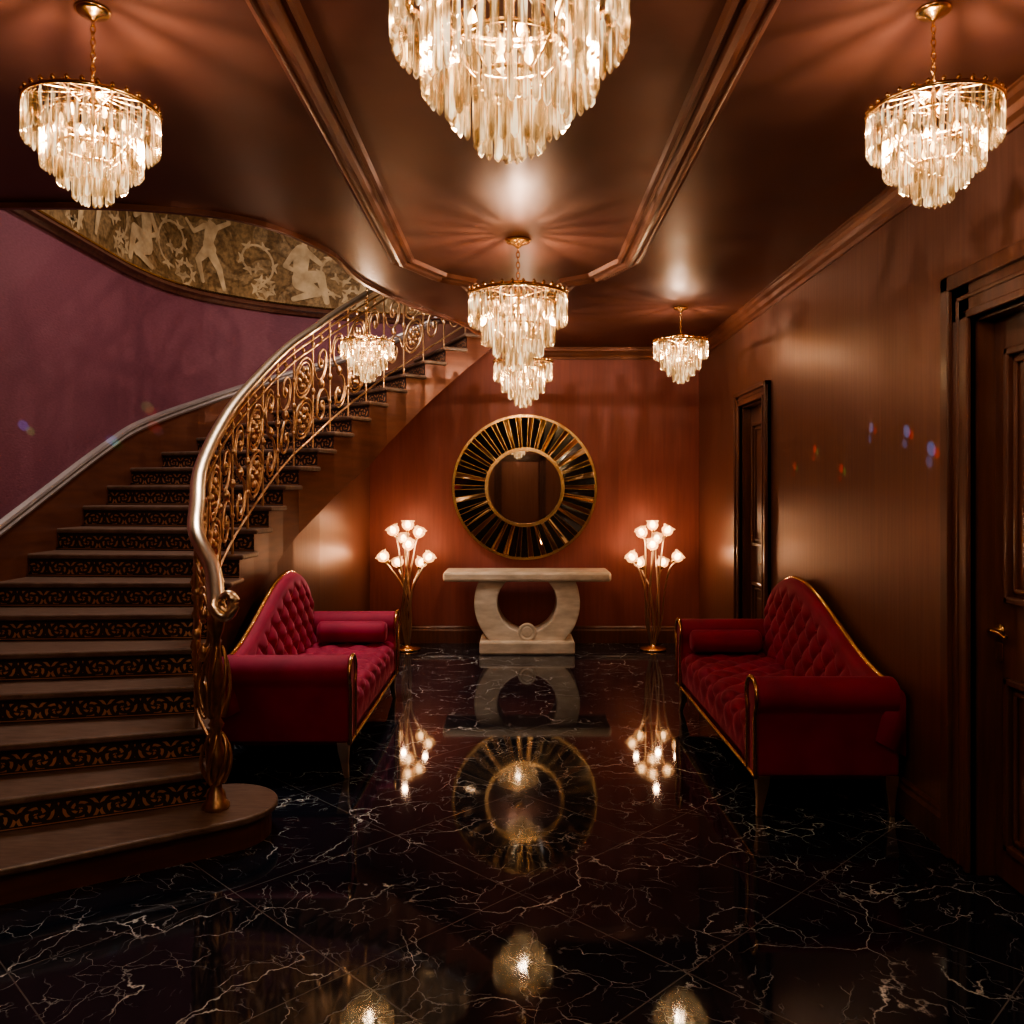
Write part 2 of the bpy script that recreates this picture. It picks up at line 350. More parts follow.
def prism(name,poly,z0,z1,mat,par,bev=0.012):
    n=len(poly)
    o=mesh(name,[(x,y,z0) for x,y in poly]+[(x,y,z1) for x,y in poly],[tuple(range(n))[::-1],tuple(range(n,2*n))]+[(i,(i+1)%n,(i+1)%n+n,i+n) for i in range(n)],mat,par)
    if bev: bevel(o,bev,3)
    return o
def shrink(poly,d):
    n=len(poly);out=[]
    for i in range(n):
        a=Vector(poly[i-1]);p=Vector(poly[i]);c=Vector(poly[(i+1)%n])
        t=(c-a).normalized(); nn=Vector((-t.y,t.x)); out.append(tuple(p+nn*d))
    return out
prism('bottom_step_base',shrink(S1,0.03),0,0.116,M_stringer,st,0)
prism('bottom_step_tread',S1,0.116,0.15,M_tread,st)

UW=[]
for i in range(3,13):
    p=Vector(I[i-1]); q=Vector(O[i-1]); d=(q-p).normalized(); r_=p+d*0.05; UW.append((r_.x,r_.y,soff(i)+0.04))
UW+=[(-1.66,7.11,soff(14)+0.03),(-1.63,7.7,soff(16)+0.0),(-1.60,8.3,soff(17.4)),(-1.57,YB+0.015,soff(18.8)+0.03)]
v=[];f=[]
for (x,y,z) in UW: v+=[(x,y,0),(x,y,max(z,0.05)),(x-0.1,y,max(z,0.05)),(x-0.1,y,0)]
for i in range(len(UW)-1):
    for k in range(4): f.append((i*4+k,i*4+(k+1)%4,i*4+4+(k+1)%4,i*4+4+k))
o=mesh('wall_stair',v,f,M_wall)
sweep('baseboard_stair',[(x,y) for x,y,z in reversed(UW[2:])],[(0,0),(0.022,0),(0.022,0.13),(0.014,0.165),(0.006,0.18),(0,0.18)],M_wood)

WP=[(XL,YF,0),(XL,3,0),(XL,4.5,0),(XL,6.2,0)]+[(O[k][0],O[k][1],0) for k in range(10,23)]
WP=[Vector(WP[0])]+catmull(WP[1:],6)
def wallbottom(p):
    if p.x<-1.75: return 0.0
    for k in range(16,22):
        if O[k][0]<=p.x<=O[k+1][0]+1e-6:
            t=(p.x-O[k][0])/(O[k+1][0]-O[k][0]); return soff(k+1+t)+0.06
    return soff(23)+0.06
def strip(name,z0f,z1,mat,par=None):
    v=[];f=[]
    n=len(WP)
    for i,p in enumerate(WP):
        t=(WP[min(i+1,n-1)]-WP[max(i-1,0)]).normalized(); nn=Vector((-t.y,t.x,0))
        z0=z0f(p)
        v.extend([p+Vector((0,0,z0)),p+Vector((0,0,z1)),p+nn*0.12+Vector((0,0,z1)),p+nn*0.12+Vector((0,0,z0))])
    for i in range(n-1):
        for k in range(4): f.append((i*4+k,i*4+(k+1)%4,i*4+4+(k+1)%4,i*4+4+k))
    f.append((0,1,2,3)); f.append(tuple((n-1)*4+k for k in (3,2,1,0)))
    o=mesh(name,v,f,mat,par); return o
ZM=3.42
strip('wall_left',wallbottom,ZM,M_purple)
strip('wall_left_upper',lambda p:ZM,5.6,M_mural)
tp=[p+Vector((0,0,ZM)) for p in WP]
sweep('trim_4',tp,[(0.0,-0.05),(-0.018,-0.045),(-0.03,-0.015),(-0.05,0.0),(-0.03,0.02),(-0.015,0.04),(0,0.045)],M_wood)
sweep('trim_5',tp,[(0.0,0.045),(-0.014,0.048),(-0.014,0.062),(0,0.065)],M_gold)
OP=catmull([(O[k][0],O[k][1],RI*(k+1)) for k in range(0,22)],6)
sk=[p+Vector((0,0,0.0)) for p in OP]
sweep('trim_6',sk,[(-0.002,-0.12),(-0.016,-0.12),(-0.016,0.27),(-0.002,0.27)],M_stringer)
sweep('trim_7',sk,[(-0.002,0.27),(-0.028,0.272),(-0.036,0.29),(-0.026,0.305),(-0.026,0.315),(-0.036,0.325),(-0.03,0.345),(-0.012,0.355),(-0.002,0.36)],M_skirt)

cum=[0]
for i in range(1,len(WP)): cum.append(cum[-1]+(WP[i]-WP[i-1]).length)
def wpos(s,z,off=0.004):
    for i in range(1,len(cum)):
        if cum[i]>=s or i==len(cum)-1:
            t=(s-cum[i-1])/(cum[i]-cum[i-1]); p=WP[i-1].lerp(WP[i],t); d=(WP[i]-WP[i-1]).normalized(); nn=Vector((d.y,-d.x,0)); return p+nn*off+Vector((0,0,z))
fig=Acc()
def cap(s0,z0,r0,s1,z1,r1,off):
    n=10; ang=math.atan2(z1-z0,s1-s0); pts=[]
    for k in range(n+1): a=ang+pi/2+pi*k/n; pts.append((s0+r0*math.cos(a),z0+r0*math.sin(a)))
    for k in range(n+1): a=ang-pi/2+pi*k/n; pts.append((s1+r1*math.cos(a),z1+r1*math.sin(a)))
    c=((s0+s1)/2,(z0+z1)/2); P=[c]+pts
    v=[wpos(a,b_,off) for a,b_ in P]; m_=len(pts)
    fig.add(v,[(0,1+k,1+(k+1)%m_) for k in range(m_)])
def figure(s,z,H,pose,fl):
    for k,(a,b_,ra,c,d,rc) in enumerate(pose):
        cap(s+fl*a*H,z+b_*H,ra*H,s+fl*c*H,z+d*H,rc*H,0.003+0.0006*k)
dance=[(0,.93,.06,0.01,.95,.055),(0,.84,.03,0,.8,.03),(-.02,.76,.09,.02,.58,.065),(.02,.55,.08,.0,.5,.09),(.0,.48,.07,-.13,.27,.045),(-.13,.27,.045,-.2,.03,.025),(.04,.48,.07,.17,.33,.045),(.17,.33,.045,.1,.08,.025),(-.09,.78,.035,-.26,.88,.026),(-.26,.88,.026,-.2,1.03,.02),(.08,.77,.035,.24,.66,.026),(.24,.66,.026,.36,.78,.02)]
sit=[(.05,.80,.07,.06,.83,.06),(.03,.70,.035,.02,.66,.035),(0,.6,.10,-.02,.35,.085),(-.02,.28,.1,.22,.36,.06),(.22,.36,.06,.3,.05,.035),(-.02,.25,.1,.18,.15,.06),(.18,.15,.05,-.1,.04,.03),(-.08,.6,.04,-.2,.42,.03),(-.2,.42,.03,-.05,.36,.022),(.08,.6,.04,.22,.5,.03)]
s_of=lambda x,y: min(range(len(WP)),key=lambda i:(WP[i].x-x)**2+(WP[i].y-y)**2)
for (x,y,z,H,pose,fl) in [(-3.2,6.3,3.5,.85,dance,1),(-3.17,7.2,3.5,.80,sit,-1),(-2.9,7.95,3.5,.75,dance,-1),(-2.2,8.55,3.5,.85,sit,1),(-3.2,5.5,3.5,.9,dance,-1),(-1.5,8.88,3.5,.9,dance,1)]:
    figure(cum[s_of(x,y)],z,H,pose,fl)
def vine(s,z,R,fl):
    prev=None
    for k in range(22):
        t=k/21; r_=R*(1-0.8*t); a=-pi/2+fl*t*pi*2.4
        q=(s+r_*math.cos(a),z+r_*math.sin(a))
        if prev: cap(prev[0],prev[1],0.011,q[0],q[1],0.011,0.0025)
        if k%3==1:
            for sg in (-1,1):
                an=a+sg*0.9; cap(q[0],q[1],0.022,q[0]+0.06*math.cos(an),q[1]+0.06*math.sin(an),0.006,0.002)
        prev=q
for k,s_ in enumerate([cum[s_of(*p)] for p in ((-3.2,5.9),(-3.2,6.75),(-3.07,7.6),(-2.6,8.3),(-1.85,8.75),(-3.2,5.1))]):
    vine(s_,3.85,0.24,1 if k%2 else -1); vine(s_+0.12,3.6,0.12,-1 if k%2 else 1)
mesh('mural_figures',fig.v,fig.f,M_figure,recalc=False)

# ------------------------------------------------------------ railing
rl=empty('stair_railing',(-1.6,5.5,0.15))
RPts=[]
for i in range(1,23):
    p=Vector(I[i-1]); q=Vector(O[i-1]); d=(q-p).normalized(); r_=p+d*0.045
    if i==1: r_=Vector((-1.385,3.90))
    if i==2: r_=Vector((-1.455,4.04))
    RPts.append((r_.x,r_.y,RI*i))
def RP(u):
    u=max(1,min(21.999,u)); i=int(u)-1; t=u-int(u)
    P=[Vector(RPts[max(0,min(21,k))]) for k in (i-1,i,i+1,i+2)]
    p0,p1,p2,p3=P
    return 0.5*((2*p1)+(p2-p0)*t+(2*p0-5*p1+4*p2-p3)*t*t+(3*p1-p0-3*p2+p3)*t**3)
def RH(u,h): return RP(u)+Vector((0,0,h))
HH=0.95
path=[RH(1+k*21/160,HH) for k in range(161)]
vol=[]
c0=path[0]
for k in range(1,30):
    t=k/29; a=t*pi*2.6; r_=0.05*(1-0.75*t)
    vol.append(c0+Vector((0.05-r_*math.cos(a) ,-0.012-r_*0.25*math.sin(a),-r_*1.5*math.sin(a)-0.02*t)))
hp=list(reversed(vol))+path
v=[];f=[];K=12;n=len(hp)
for i,p in enumerate(hp):
    t=(hp[min(i+1,n-1)]-hp[max(i-1,0)]).normalized(); sd=t.cross(Vector((0,0,1)))
    sd=sd.normalized() if sd.length>0.2 else Vector((0,1,0)); up=sd.cross(t).normalized()
    sc=1.0 if i>=len(vol) else 0.5+0.5*i/len(vol)
    for k in range(K):
        a=2*pi*k/K; v.append(p+sd*(0.040*sc*math.cos(a))+up*(0.028*sc*math.sin(a)))
for i in range(n-1):
    for k in range(K): f.append((i*K+k,i*K+(k+1)%K,(i+1)*K+(k+1)%K,(i+1)*K+k))
f.append(tuple(range(K))); f.append(tuple((n-1)*K+k for k in range(K)))
mesh('handrail',v,f,M_rail,rl,smooth=True)
thin=[];thick=[];leaf=Acc()
def bud(u_,h_,rr_,el=1.5):
    c=RH(u_,h_); vv,ff=lathe([(0,-rr_*el),(rr_*0.7,-rr_*0.8),(rr_,0),(rr_*0.6,rr_*0.9),(0,rr_*el)],8,c); leaf.add(vv,ff)
for h in (0.87,0.80,0.09): thin.append([(*RH(1+k*21/150,h),1.2) for k in range(151)])
for i in range(1,22):
    thick.append([(*RH(i,-0.01 if i>1 else 0),1),(*RH(i,HH-0.02),1)])
    fl=1 if i%2 else -1
    if i%3!=0:
        pts=[]
        for k in range(28):
            t=1-k/27; r_=0.36*(1-0.82*t); a=-pi/2+fl*t*pi*2.2
            pts.append((i+0.5+r_*math.cos(a),0.635+r_*0.40*math.sin(a)))
        low=[]
        for k in range(28):
            t=k/27; r_=0.36*(1-0.82*t); a=pi/2+fl*t*pi*2.2
            low.append((i+0.5+r_*math.cos(a),0.27+r_*0.40*math.sin(a)))
        thin.append([(*RH(u_,h_),1.3) for u_,h_ in pts+low])
        for (cy0,ph) in ((0.635,pi),(0.27,0)):
            q=[]
            for k in range(20):
                t=k/19; r_=0.40*(1-0.5*t); a=ph+fl*(t*pi*1.1)
                q.append((*RH(i+0.5+r_*math.cos(a),cy0+r_*0.42*math.sin(a)),0.9))
            thin.append(q)
        for (u_,h_,rr_) in ((i+0.5,0.455,0.03),(i+0.5,0.635,0.022),(i+0.5,0.27,0.022)): bud(u_,h_,rr_)
    else:
        for hc in (0.62,0.30):
            for rr_ in (0.46,0.36):
                thin.append([(*RH(i+0.5+rr_*math.cos(2*pi*k/28),hc+rr_*0.32*math.sin(2*pi*k/28)),1.5 if rr_>0.4 else 0.9) for k in range(29)])
            for k in range(8):
                a=2*pi*k/8; bud(i+0.5+0.21*math.cos(a),hc+0.21*0.32*math.sin(a),0.022,1.3)
            bud(i+0.5,hc,0.03,1.0)
        bud(i+0.5,0.46,0.022)
    for (u_,h_,rr_) in ((i,0.455,0.024),(i,0.835,0.016),(i+.5,0.835,0.016),(i,0.25,0.017),(i,0.66,0.017)): bud(u_,h_,rr_)
curve('scrollwork',thin,0.0075,M_scroll,rl,res=2)
curve('balusters',thick,0.009,M_scroll,rl,res=2)
mesh('rosettes',leaf.v,leaf.f,M_scroll,rl,smooth=True)
nb=Vector((-1.385,3.90,0.15))
v,f=lathe([(0,0),(0.06,0),(0.062,0.02),(0.045,0.035),(0.04,0.07),(0.026,0.09),(0.024,0.14),(0.04,0.17),(0.046,0.21),(0.038,0.27),(0.024,0.31),(0.022,0.36),(0.036,0.385),(0.022,0.41),(0.026,0.5),(0.036,0.58),(0.03,0.66),(0.02,0.72),(0.019,0.78),(0.034,0.82),(0.04,0.86),(0.03,0.9),(0.024,0.94),(0,0.94)],20,nb)
mesh('newel_post',v,f,M_scroll,rl,smooth=True)
sp=[]
for k in range(6):
    a0=k*pi/3
    for (zb,hh_,rm) in ((0.12,0.22,0.035),(0.42,0.32,0.03)):
        q=[]
        for j in range(22):
            t=j/21; r_=0.03+rm*math.sin(pi*t)**0.8; a=a0+0.9*t
            q.append((nb.x+r_*math.cos(a),nb.y+r_*math.sin(a),nb.z+zb+hh_*t,1.6-0.8*t))
        sp.append(q)
curve('newel_scrolls',sp,0.007,M_scroll,rl,res=2)

# ------------------------------------------------------------ chandeliers
TI=[(1.0,0.0,0.60,54),(0.74,-0.20,0.78,42),(0.50,-0.62,0.60,30),(0.28,-0.85,0.58,17),(0.11,-0.95,0.56,7),(0.6,-0.02,0.5,22)]
a=Acc()
for (r_,zt,ln,cnt) in TI:
    for k in range(cnt):
        an=2*pi*k/cnt+0.3*r_; w=0.038; cx_=r_*math.cos(an)*0.96; cy_=r_*math.sin(an)*0.96
        l2=ln*random.uniform(0.98,1.015)
        prof=[(0.004,0),(0.02,-0.02),(0.02,-0.045),(0.006,-0.055),(w*0.75,-0.075),(w,-0.11),(w*0.98,-l2+0.04),(0.008,-l2)]
        vv=[];ff=[]
        for (rr_,zz) in prof:
            for j in range(4):
                q=an+2*pi*j/4; vv.append((cx_+rr_*math.cos(q),cy_+rr_*math.sin(q),zt+zz))
        for p in range(len(prof)-1):
            for j in range(4): ff.append((p*4+j,p*4+(j+1)%4,p*4+4+(j+1)%4,p*4+4+j))
        a.add(vv,ff)
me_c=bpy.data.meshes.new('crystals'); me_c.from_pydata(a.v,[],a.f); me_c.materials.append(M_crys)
a=Acc()
def band(r_,z,h,t=0.02):
    a.add(*lathe([(r_-t,z),(r_,z),(r_+0.01,z-h/2),(r_,z-h),(r_-t,z-h),(r_-t,z)],48))
band(1.0,0.04,0.06,0.03); band(0.74,-0.16,0.035); band(0.50,-0.58,0.035); band(0.28,-0.82,0.035)
for k in range(30):
    q=2*pi*k/30; a.add(*lathe([(0.02,-0.01),(0.035,0.02),(0.038,0.04),(0.02,0.065),(0,0.085)],6,(0.985*math.cos(q),0.985*math.sin(q),0.04)))
a.add(*lathe([(0,0.34),(0.03,0.32),(0.05,0.26),(0.03,0.2),(0.05,0.14),(0.10,0.08),(0.10,0.0),(0.04,-0.05),(0.025,-0.9),(0,-0.9)],16))
def bar(p,q,r_):
    p=Vector(p);q=Vector(q); d=(q-p).normalized(); s_=d.orthogonal().normalized(); t_=d.cross(s_)
    vv=[];
    for c_ in (p,q):
        for j in range(6): an=j*pi/3; vv.append(c_+s_*r_*math.cos(an)+t_*r_*math.sin(an))
    a.add(vv,[(j,(j+1)%6,6+(j+1)%6,6+j) for j in range(6)])
for k in range(8):
    q=k*pi/4; c_,s_=math.cos(q),math.sin(q)
    bar((0.05*c_,0.05*s_,-0.02),(0.98*c_,0.98*s_,0.01),0.016)
    bar((0.9*c_,0.9*s_,0.03),(0.73*c_,0.73*s_,-0.17),0.012); bar((0.73*c_,0.73*s_,-0.18),(0.49*c_,0.49*s_,-0.6),0.012); bar((0.49*c_,0.49*s_,-0.6),(0.27*c_,0.27*s_,-0.84),0.012)
for k in range(14):
    q=(k+0.5)*2*pi/14; c_,s_=math.cos(q),math.sin(q)
    bar((0.04*c_,0.04*s_,0.30),(0.97*c_,0.97*s_,0.04),0.017)
me_f=bpy.data.meshes.new('frame'); me_f.from_pydata(a.v,[],a.f); me_f.materials.append(M_gold)
for p in me_f.polygons: p.use_smooth=True
a=Acc()
for k in range(6):
    q=k*pi/3+0.3
    a.add(*lathe([(0,-0.09),(0.035,-0.06),(0.045,0),(0.025,0.06),(0,0.10)],8,(0.45*math.cos(q),0.45*math.sin(q),-0.16)))
for k in range(3):
    q=k*2*pi/3; a.add(*lathe([(0,-0.09),(0.035,-0.05),(0.04,0),(0.02,0.06),(0,0.1)],8,(0.16*math.cos(q),0.16*math.sin(q),-0.62)))
me_b=bpy.data.meshes.new('bulbs'); me_b.from_pydata(a.v,[],a.f); me_b.materials.append(M_bulb)
LC=(1,0.78,0.56)
def chandelier(x,y,ztop,R,zceil,power):
    e=empty('crystal_chandelier',(x,y,ztop)); e.scale=(R,R,R)
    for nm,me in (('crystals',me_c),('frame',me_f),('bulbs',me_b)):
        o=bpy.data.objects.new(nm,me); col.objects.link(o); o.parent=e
    h=(zceil-ztop)/R
    A=Acc(); A.add(*lathe([(0,h),(0.26,h),(0.27,h-0.03),(0.22,h-0.07),(0.13,h-0.09),(0.06,h-0.14),(0.03,h-0.17),(0,h-0.17)],24))
    o=mesh('canopy',A.v,A.f,M_gold,e,smooth=True,local=True)
    links=[]; z=h-0.14; k=0
    while z>0.36:
        pts=[]
        for j in range(12):
            q=2*pi*j/12; c_,s_=0.035*math.cos(q),0.065*math.sin(q)
            pts.append((c_ if k%2 else 0,0 if k%2 else c_,z-0.06+s_))
        links.append(pts); z-=0.105; k+=1
    curve('chain',links,0.012,M_gold,e,cyclic=True,res=1,local=True)
    for (lz,ly,pw) in ((0.13,0.10,power*0.38),(-0.35,0.14,power*0.66)):
        l=bpy.data.lights.new('chandelier_glow','POINT'); l.energy=pw; l.color=LC; l.shadow_soft_size=0.004 if lz>0 else 0.04
        lo=bpy.data.objects.new('chandelier_glow',l); col.objects.link(lo); lo.parent=e; lo.location=(0,ly,lz)
    return e
chandelier(-1.34,2.68,2.80,0.20,ZC,52)
chandelier(1.31,2.68,2.80,0.20,ZC,52)
chandelier(-0.02,2.06,2.84,0.29,ZC,64)
chandelier(0.0,5.12,2.78,0.30,ZC,68)
chandelier(0.045,7.6,2.75,0.265,ZC,38)
chandelier(1.34,7.0,2.83,0.225,ZC,36)
chandelier(-1.24,7.0,2.83,0.22,5.6,38)
chandelier(0.0,-0.7,2.78,0.30,ZC,90)  # unseen chandelier added behind the camera to brighten the foreground
# added coloured spot lamps imitating rainbow sparkles from the crystals on the walls
def beam(src,tgt,c,pw,deg):
    l=bpy.data.lights.new('sparkle_spot','SPOT'); l.energy=pw; l.color=c; l.spot_size=math.radians(deg); l.spot_blend=0.5; l.shadow_soft_size=0.004
    o=bpy.data.objects.new('sparkle_spot',l); col.objects.link(o); o.location=src
    o.rotation_euler=(Vector(tgt)-Vector(src)).to_track_quat('-Z','Y').to_euler()
RB=[(1,0.06,0.01),(0.15,1,0.15),(0.1,0.35,1)]
for (y,z,k) in ((5.9,1.78,0),(5.5,1.88,0),(5.05,1.74,0),(4.62,1.95,2),(4.2,1.9,2),(3.95,1.8,2)):
    src=(0.40,5.12,2.36)
    beam(src,(XR,y,z),RB[k],260,2.2); beam(src,(XR,y-0.05,z-0.02),RB[(k+1)%3],130,1.7); beam(src,(XR,y+0.02,z-0.06),RB[k],150,1.7)
for (y,z,k) in ((5.5,2.03,2),(7.35,2.32,1),(7.5,2.15,0),(6.7,2.0,2)):
    src=(-1.34,2.68,2.40)
    beam(src,(XL,y,z),RB[k],900,1.3); beam(src,(XL,y+0.08,z-0.03),RB[(k+2)%3],600,1.1)

# ------------------------------------------------------------ floor lamps
def floor_lamp(x,y,fl):
    e=empty('tulip_floor_lamp',(x,y,0))
    v,f=lathe([(0,0),(0.13,0),(0.135,0.01),(0.125,0.022),(0.05,0.03),(0.025,0.045),(0.016,0.07),(0,0.07)],32,(x,y,0)); mesh('base',v,f,M_gold,e,smooth=True)
    heads=[(-.22,-.05,.93),(-.10,.06,.86),(-.13,-.02,1.19),(0.0,0.03,1.24),(.11,-.03,1.17),(.02,-.09,1.05),(.20,-.02,.92),(.12,.05,.86),(-.05,.10,1.10)]
    st=[];cups=Acc();cal=Acc();bl=Acc()
    for k,(dx,dy,z) in enumerate(heads):
        dx*=fl; q=k*2*pi/len(heads)
        P=[(0.018*math.cos(q),0.018*math.sin(q),0.05),(0.06*math.cos(q)+0.12*dx,0.04*math.sin(q),0.3),(0.04*math.cos(q)+dx*0.35,0.03*math.sin(q)+dy*.3,0.62),(dx*0.75,dy*0.8,z-0.10),(dx,dy,z-0.035)]
        st.append([(x+p.x,y+p.y,p.z,1) for p in catmull(P,8)])
        ax=Vector((dx*0.9,dy*1.2-0.02,0.22)).normalized(); s_=ax.orthogonal().normalized(); t_=ax.cross(s_)
        def lth(prof,acc,n=12,wav=0):
            vv=[];ff=[]
            for (r_,h_) in prof:
                for j in range(n):
                    an=2*pi*j/n; rr_=r_*(1+wav*(1 if j%2 else -1)*h_/0.08); vv.append(Vector((x+dx,y+dy,z))+ax*(h_-0.03)+(s_*math.cos(an)+t_*math.sin(an))*rr_)
            for a_ in range(len(prof)-1):
                for j in range(n): ff.append((a_*n+j,a_*n+(j+1)%n,(a_+1)*n+(j+1)%n,(a_+1)*n+j))
            acc.add(vv,ff)
        lth([(0.035,0.008),(0.054,0.03),(0.061,0.055),(0.053,0.08),(0.066,0.10)],cups,12,0.10)
        lth([(0.0,-0.03),(0.012,-0.025),(0.018,-0.01),(0.034,0.004),(0.03,0.008),(0,0.0)],cal)
        lth([(0.0,0.02),(0.020,0.03),(0.031,0.055),(0.022,0.085),(0,0.10)],bl)
    curve('stems',st,0.0085,M_rail,e,res=2)
    mesh('tulip_shades',cups.v,cups.f,M_tulip,e,smooth=True); mesh('calyxes',cal.v,cal.f,M_gold,e,smooth=True); mesh('bulbs',bl.v,bl.f,M_lampbulb,e,smooth=True)
    for (lx,lz,pw,ly) in ((0,1.34,3.5,-.2),(-0.2,1.02,2.2,-.2),(0.2,1.02,2.2,-.2),(0,0.95,3,-0.3)):
        l=bpy.data.lights.new('lamp_glow','POINT'); l.energy=pw; l.color=(1,0.62,0.37); l.shadow_soft_size=0.025
        lo=bpy.data.objects.new('lamp_glow',l); col.objects.link(lo); lo.location=(x+lx,y+ly,lz); attach(lo,e)
floor_lamp(-1.12,8.62,1)
floor_lamp(1.37,8.62,-1)

# ------------------------------------------------------------ console table
ct=empty('marble_console_table',(0.09,8.6,0))
cx=0.09
box('top',cx-0.83,cx+0.83,8.36,8.86,0.715,0.81,M_cream,ct,0.025)
box('plinth',cx-0.47,cx+0.47,8.34,8.86,0,0.13,M_cream,ct,0.02)
Ro,Ri_,zc=0.525,0.295,0.50
th0=math.asin((0.72-zc)/Ro); th1=math.asin(min(1,(0.72-zc)/Ri_))
n=60
ou=[];inn=[]
for k in range(n+1):
    t=k/n; ao=th0-t*(pi+2*th0); ai=th1 - t*(pi+2*th1)
    ou.append((Ro*math.cos(ao),max(0.02,zc+Ro*math.sin(ao)))); inn.append((Ri_*math.cos(ai),zc+Ri_*math.sin(ai)))
v=[];f=[]
for k in range(n+1):
    for yy in (8.42,8.78):
        v.append((cx+ou[k][0],yy,ou[k][1])); v.append((cx+inn[k][0],yy,inn[k][1]))
for k in range(n):
    a_=k*4;b_=k*4+4
    f+=[(a_,b_,b_+1,a_+1),(a_+2,a_+3,b_+3,b_+2),(a_,a_+2,b_+2,b_),(a_+1,b_+1,b_+3,a_+3)]
f+=[(0,1,3,2),(n*4,n*4+2,n*4+3,n*4+1)]
bevel(mesh('ring_pedestal',v,f,M_cream,ct),0.012)
o=mesh('boss',*lathe([(0,0),(0.085,0),(0.09,0.008),(0.075,0.014),(0.055,0.010),(0.045,0.016),(0,0.02)],32),M_cream,None,smooth=False)
o.rotation_euler=(pi/2,0,0); o.location=(cx,8.421,0.215); attach(o,ct)

# ------------------------------------------------------------ sunburst mirror
mr=empty('sunburst_mirror',(0.07,8.99,1.65))
mx0,mz0=0.07,1.65
def ringv(r0,r1,y0,y1,n=96):
    v=[];f=[]
    for k in range(n):
        a_=2*pi*k/n; c_,s_=math.cos(a_),math.sin(a_)
        for (r_,y) in ((r0,y1),(r0,y0),(r1,y0),(r1,y1)): v.append((mx0+r_*c_,y,mz0+r_*s_))
    for k in range(n):
        k2=(k+1)%n
        for j in range(4): f.append((k*4+j,k2*4+j,k2*4+(j+1)%4,k*4+(j+1)%4))
    return v,f
mesh('backing',*ringv(0.05,0.75,8.985,9.012),M_black,mr)
mesh('outer_frame',*ringv(0.738,0.765,8.94,9.012),M_gold,mr)
mesh('inner_frame',*ringv(0.385,0.42,8.93,8.99),M_gold,mr)
n=96; v=[(mx0,8.965,mz0)]+[(mx0+0.388*math.cos(2*pi*k/n),8.965,mz0+0.388*math.sin(2*pi*k/n)) for k in range(n)]
mesh('glass',v,[(0,1+k,1+(k+1)%n) for k in range(n)],M_mirror,mr)
W=Acc(); NW=34
for k in range(NW):
    a_=2*pi*(k+0.5)/NW
    tj=random.uniform(-0.02,0.02)
    for (lo,hi,mi,tl) in ((-0.26,0.26,0,0.012),(0.28,0.33,1,0.0),(0.35,0.65,2,tj),(0.67,0.72,1,0.0)):
        q0=a_+lo*2*pi/NW; q1=a_+hi*2*pi/NW; r0=0.42;r1=0.739
        pts=((r0,q0),(r1,q0),(r1,q1),(r0,q1))
        vv=[(mx0+r_*math.cos(q),8.962-(tl if j in (0,1) else 0),mz0+r_*math.sin(q)) for j,(r_,q) in enumerate(pts)]
        vv+=[(mx0+r_*math.cos(q),8.99,mz0+r_*math.sin(q)) for (r_,q) in pts]
        W.add(vv,[(0,1,2,3),(4,7,6,5),(0,4,5,1),(1,5,6,2),(2,6,7,3),(3,7,4,0)],mi)
mesh('rays',W.v,W.f,None,mr,mats=[M_black,M_gold,M_bronzemir],midx=W.m)

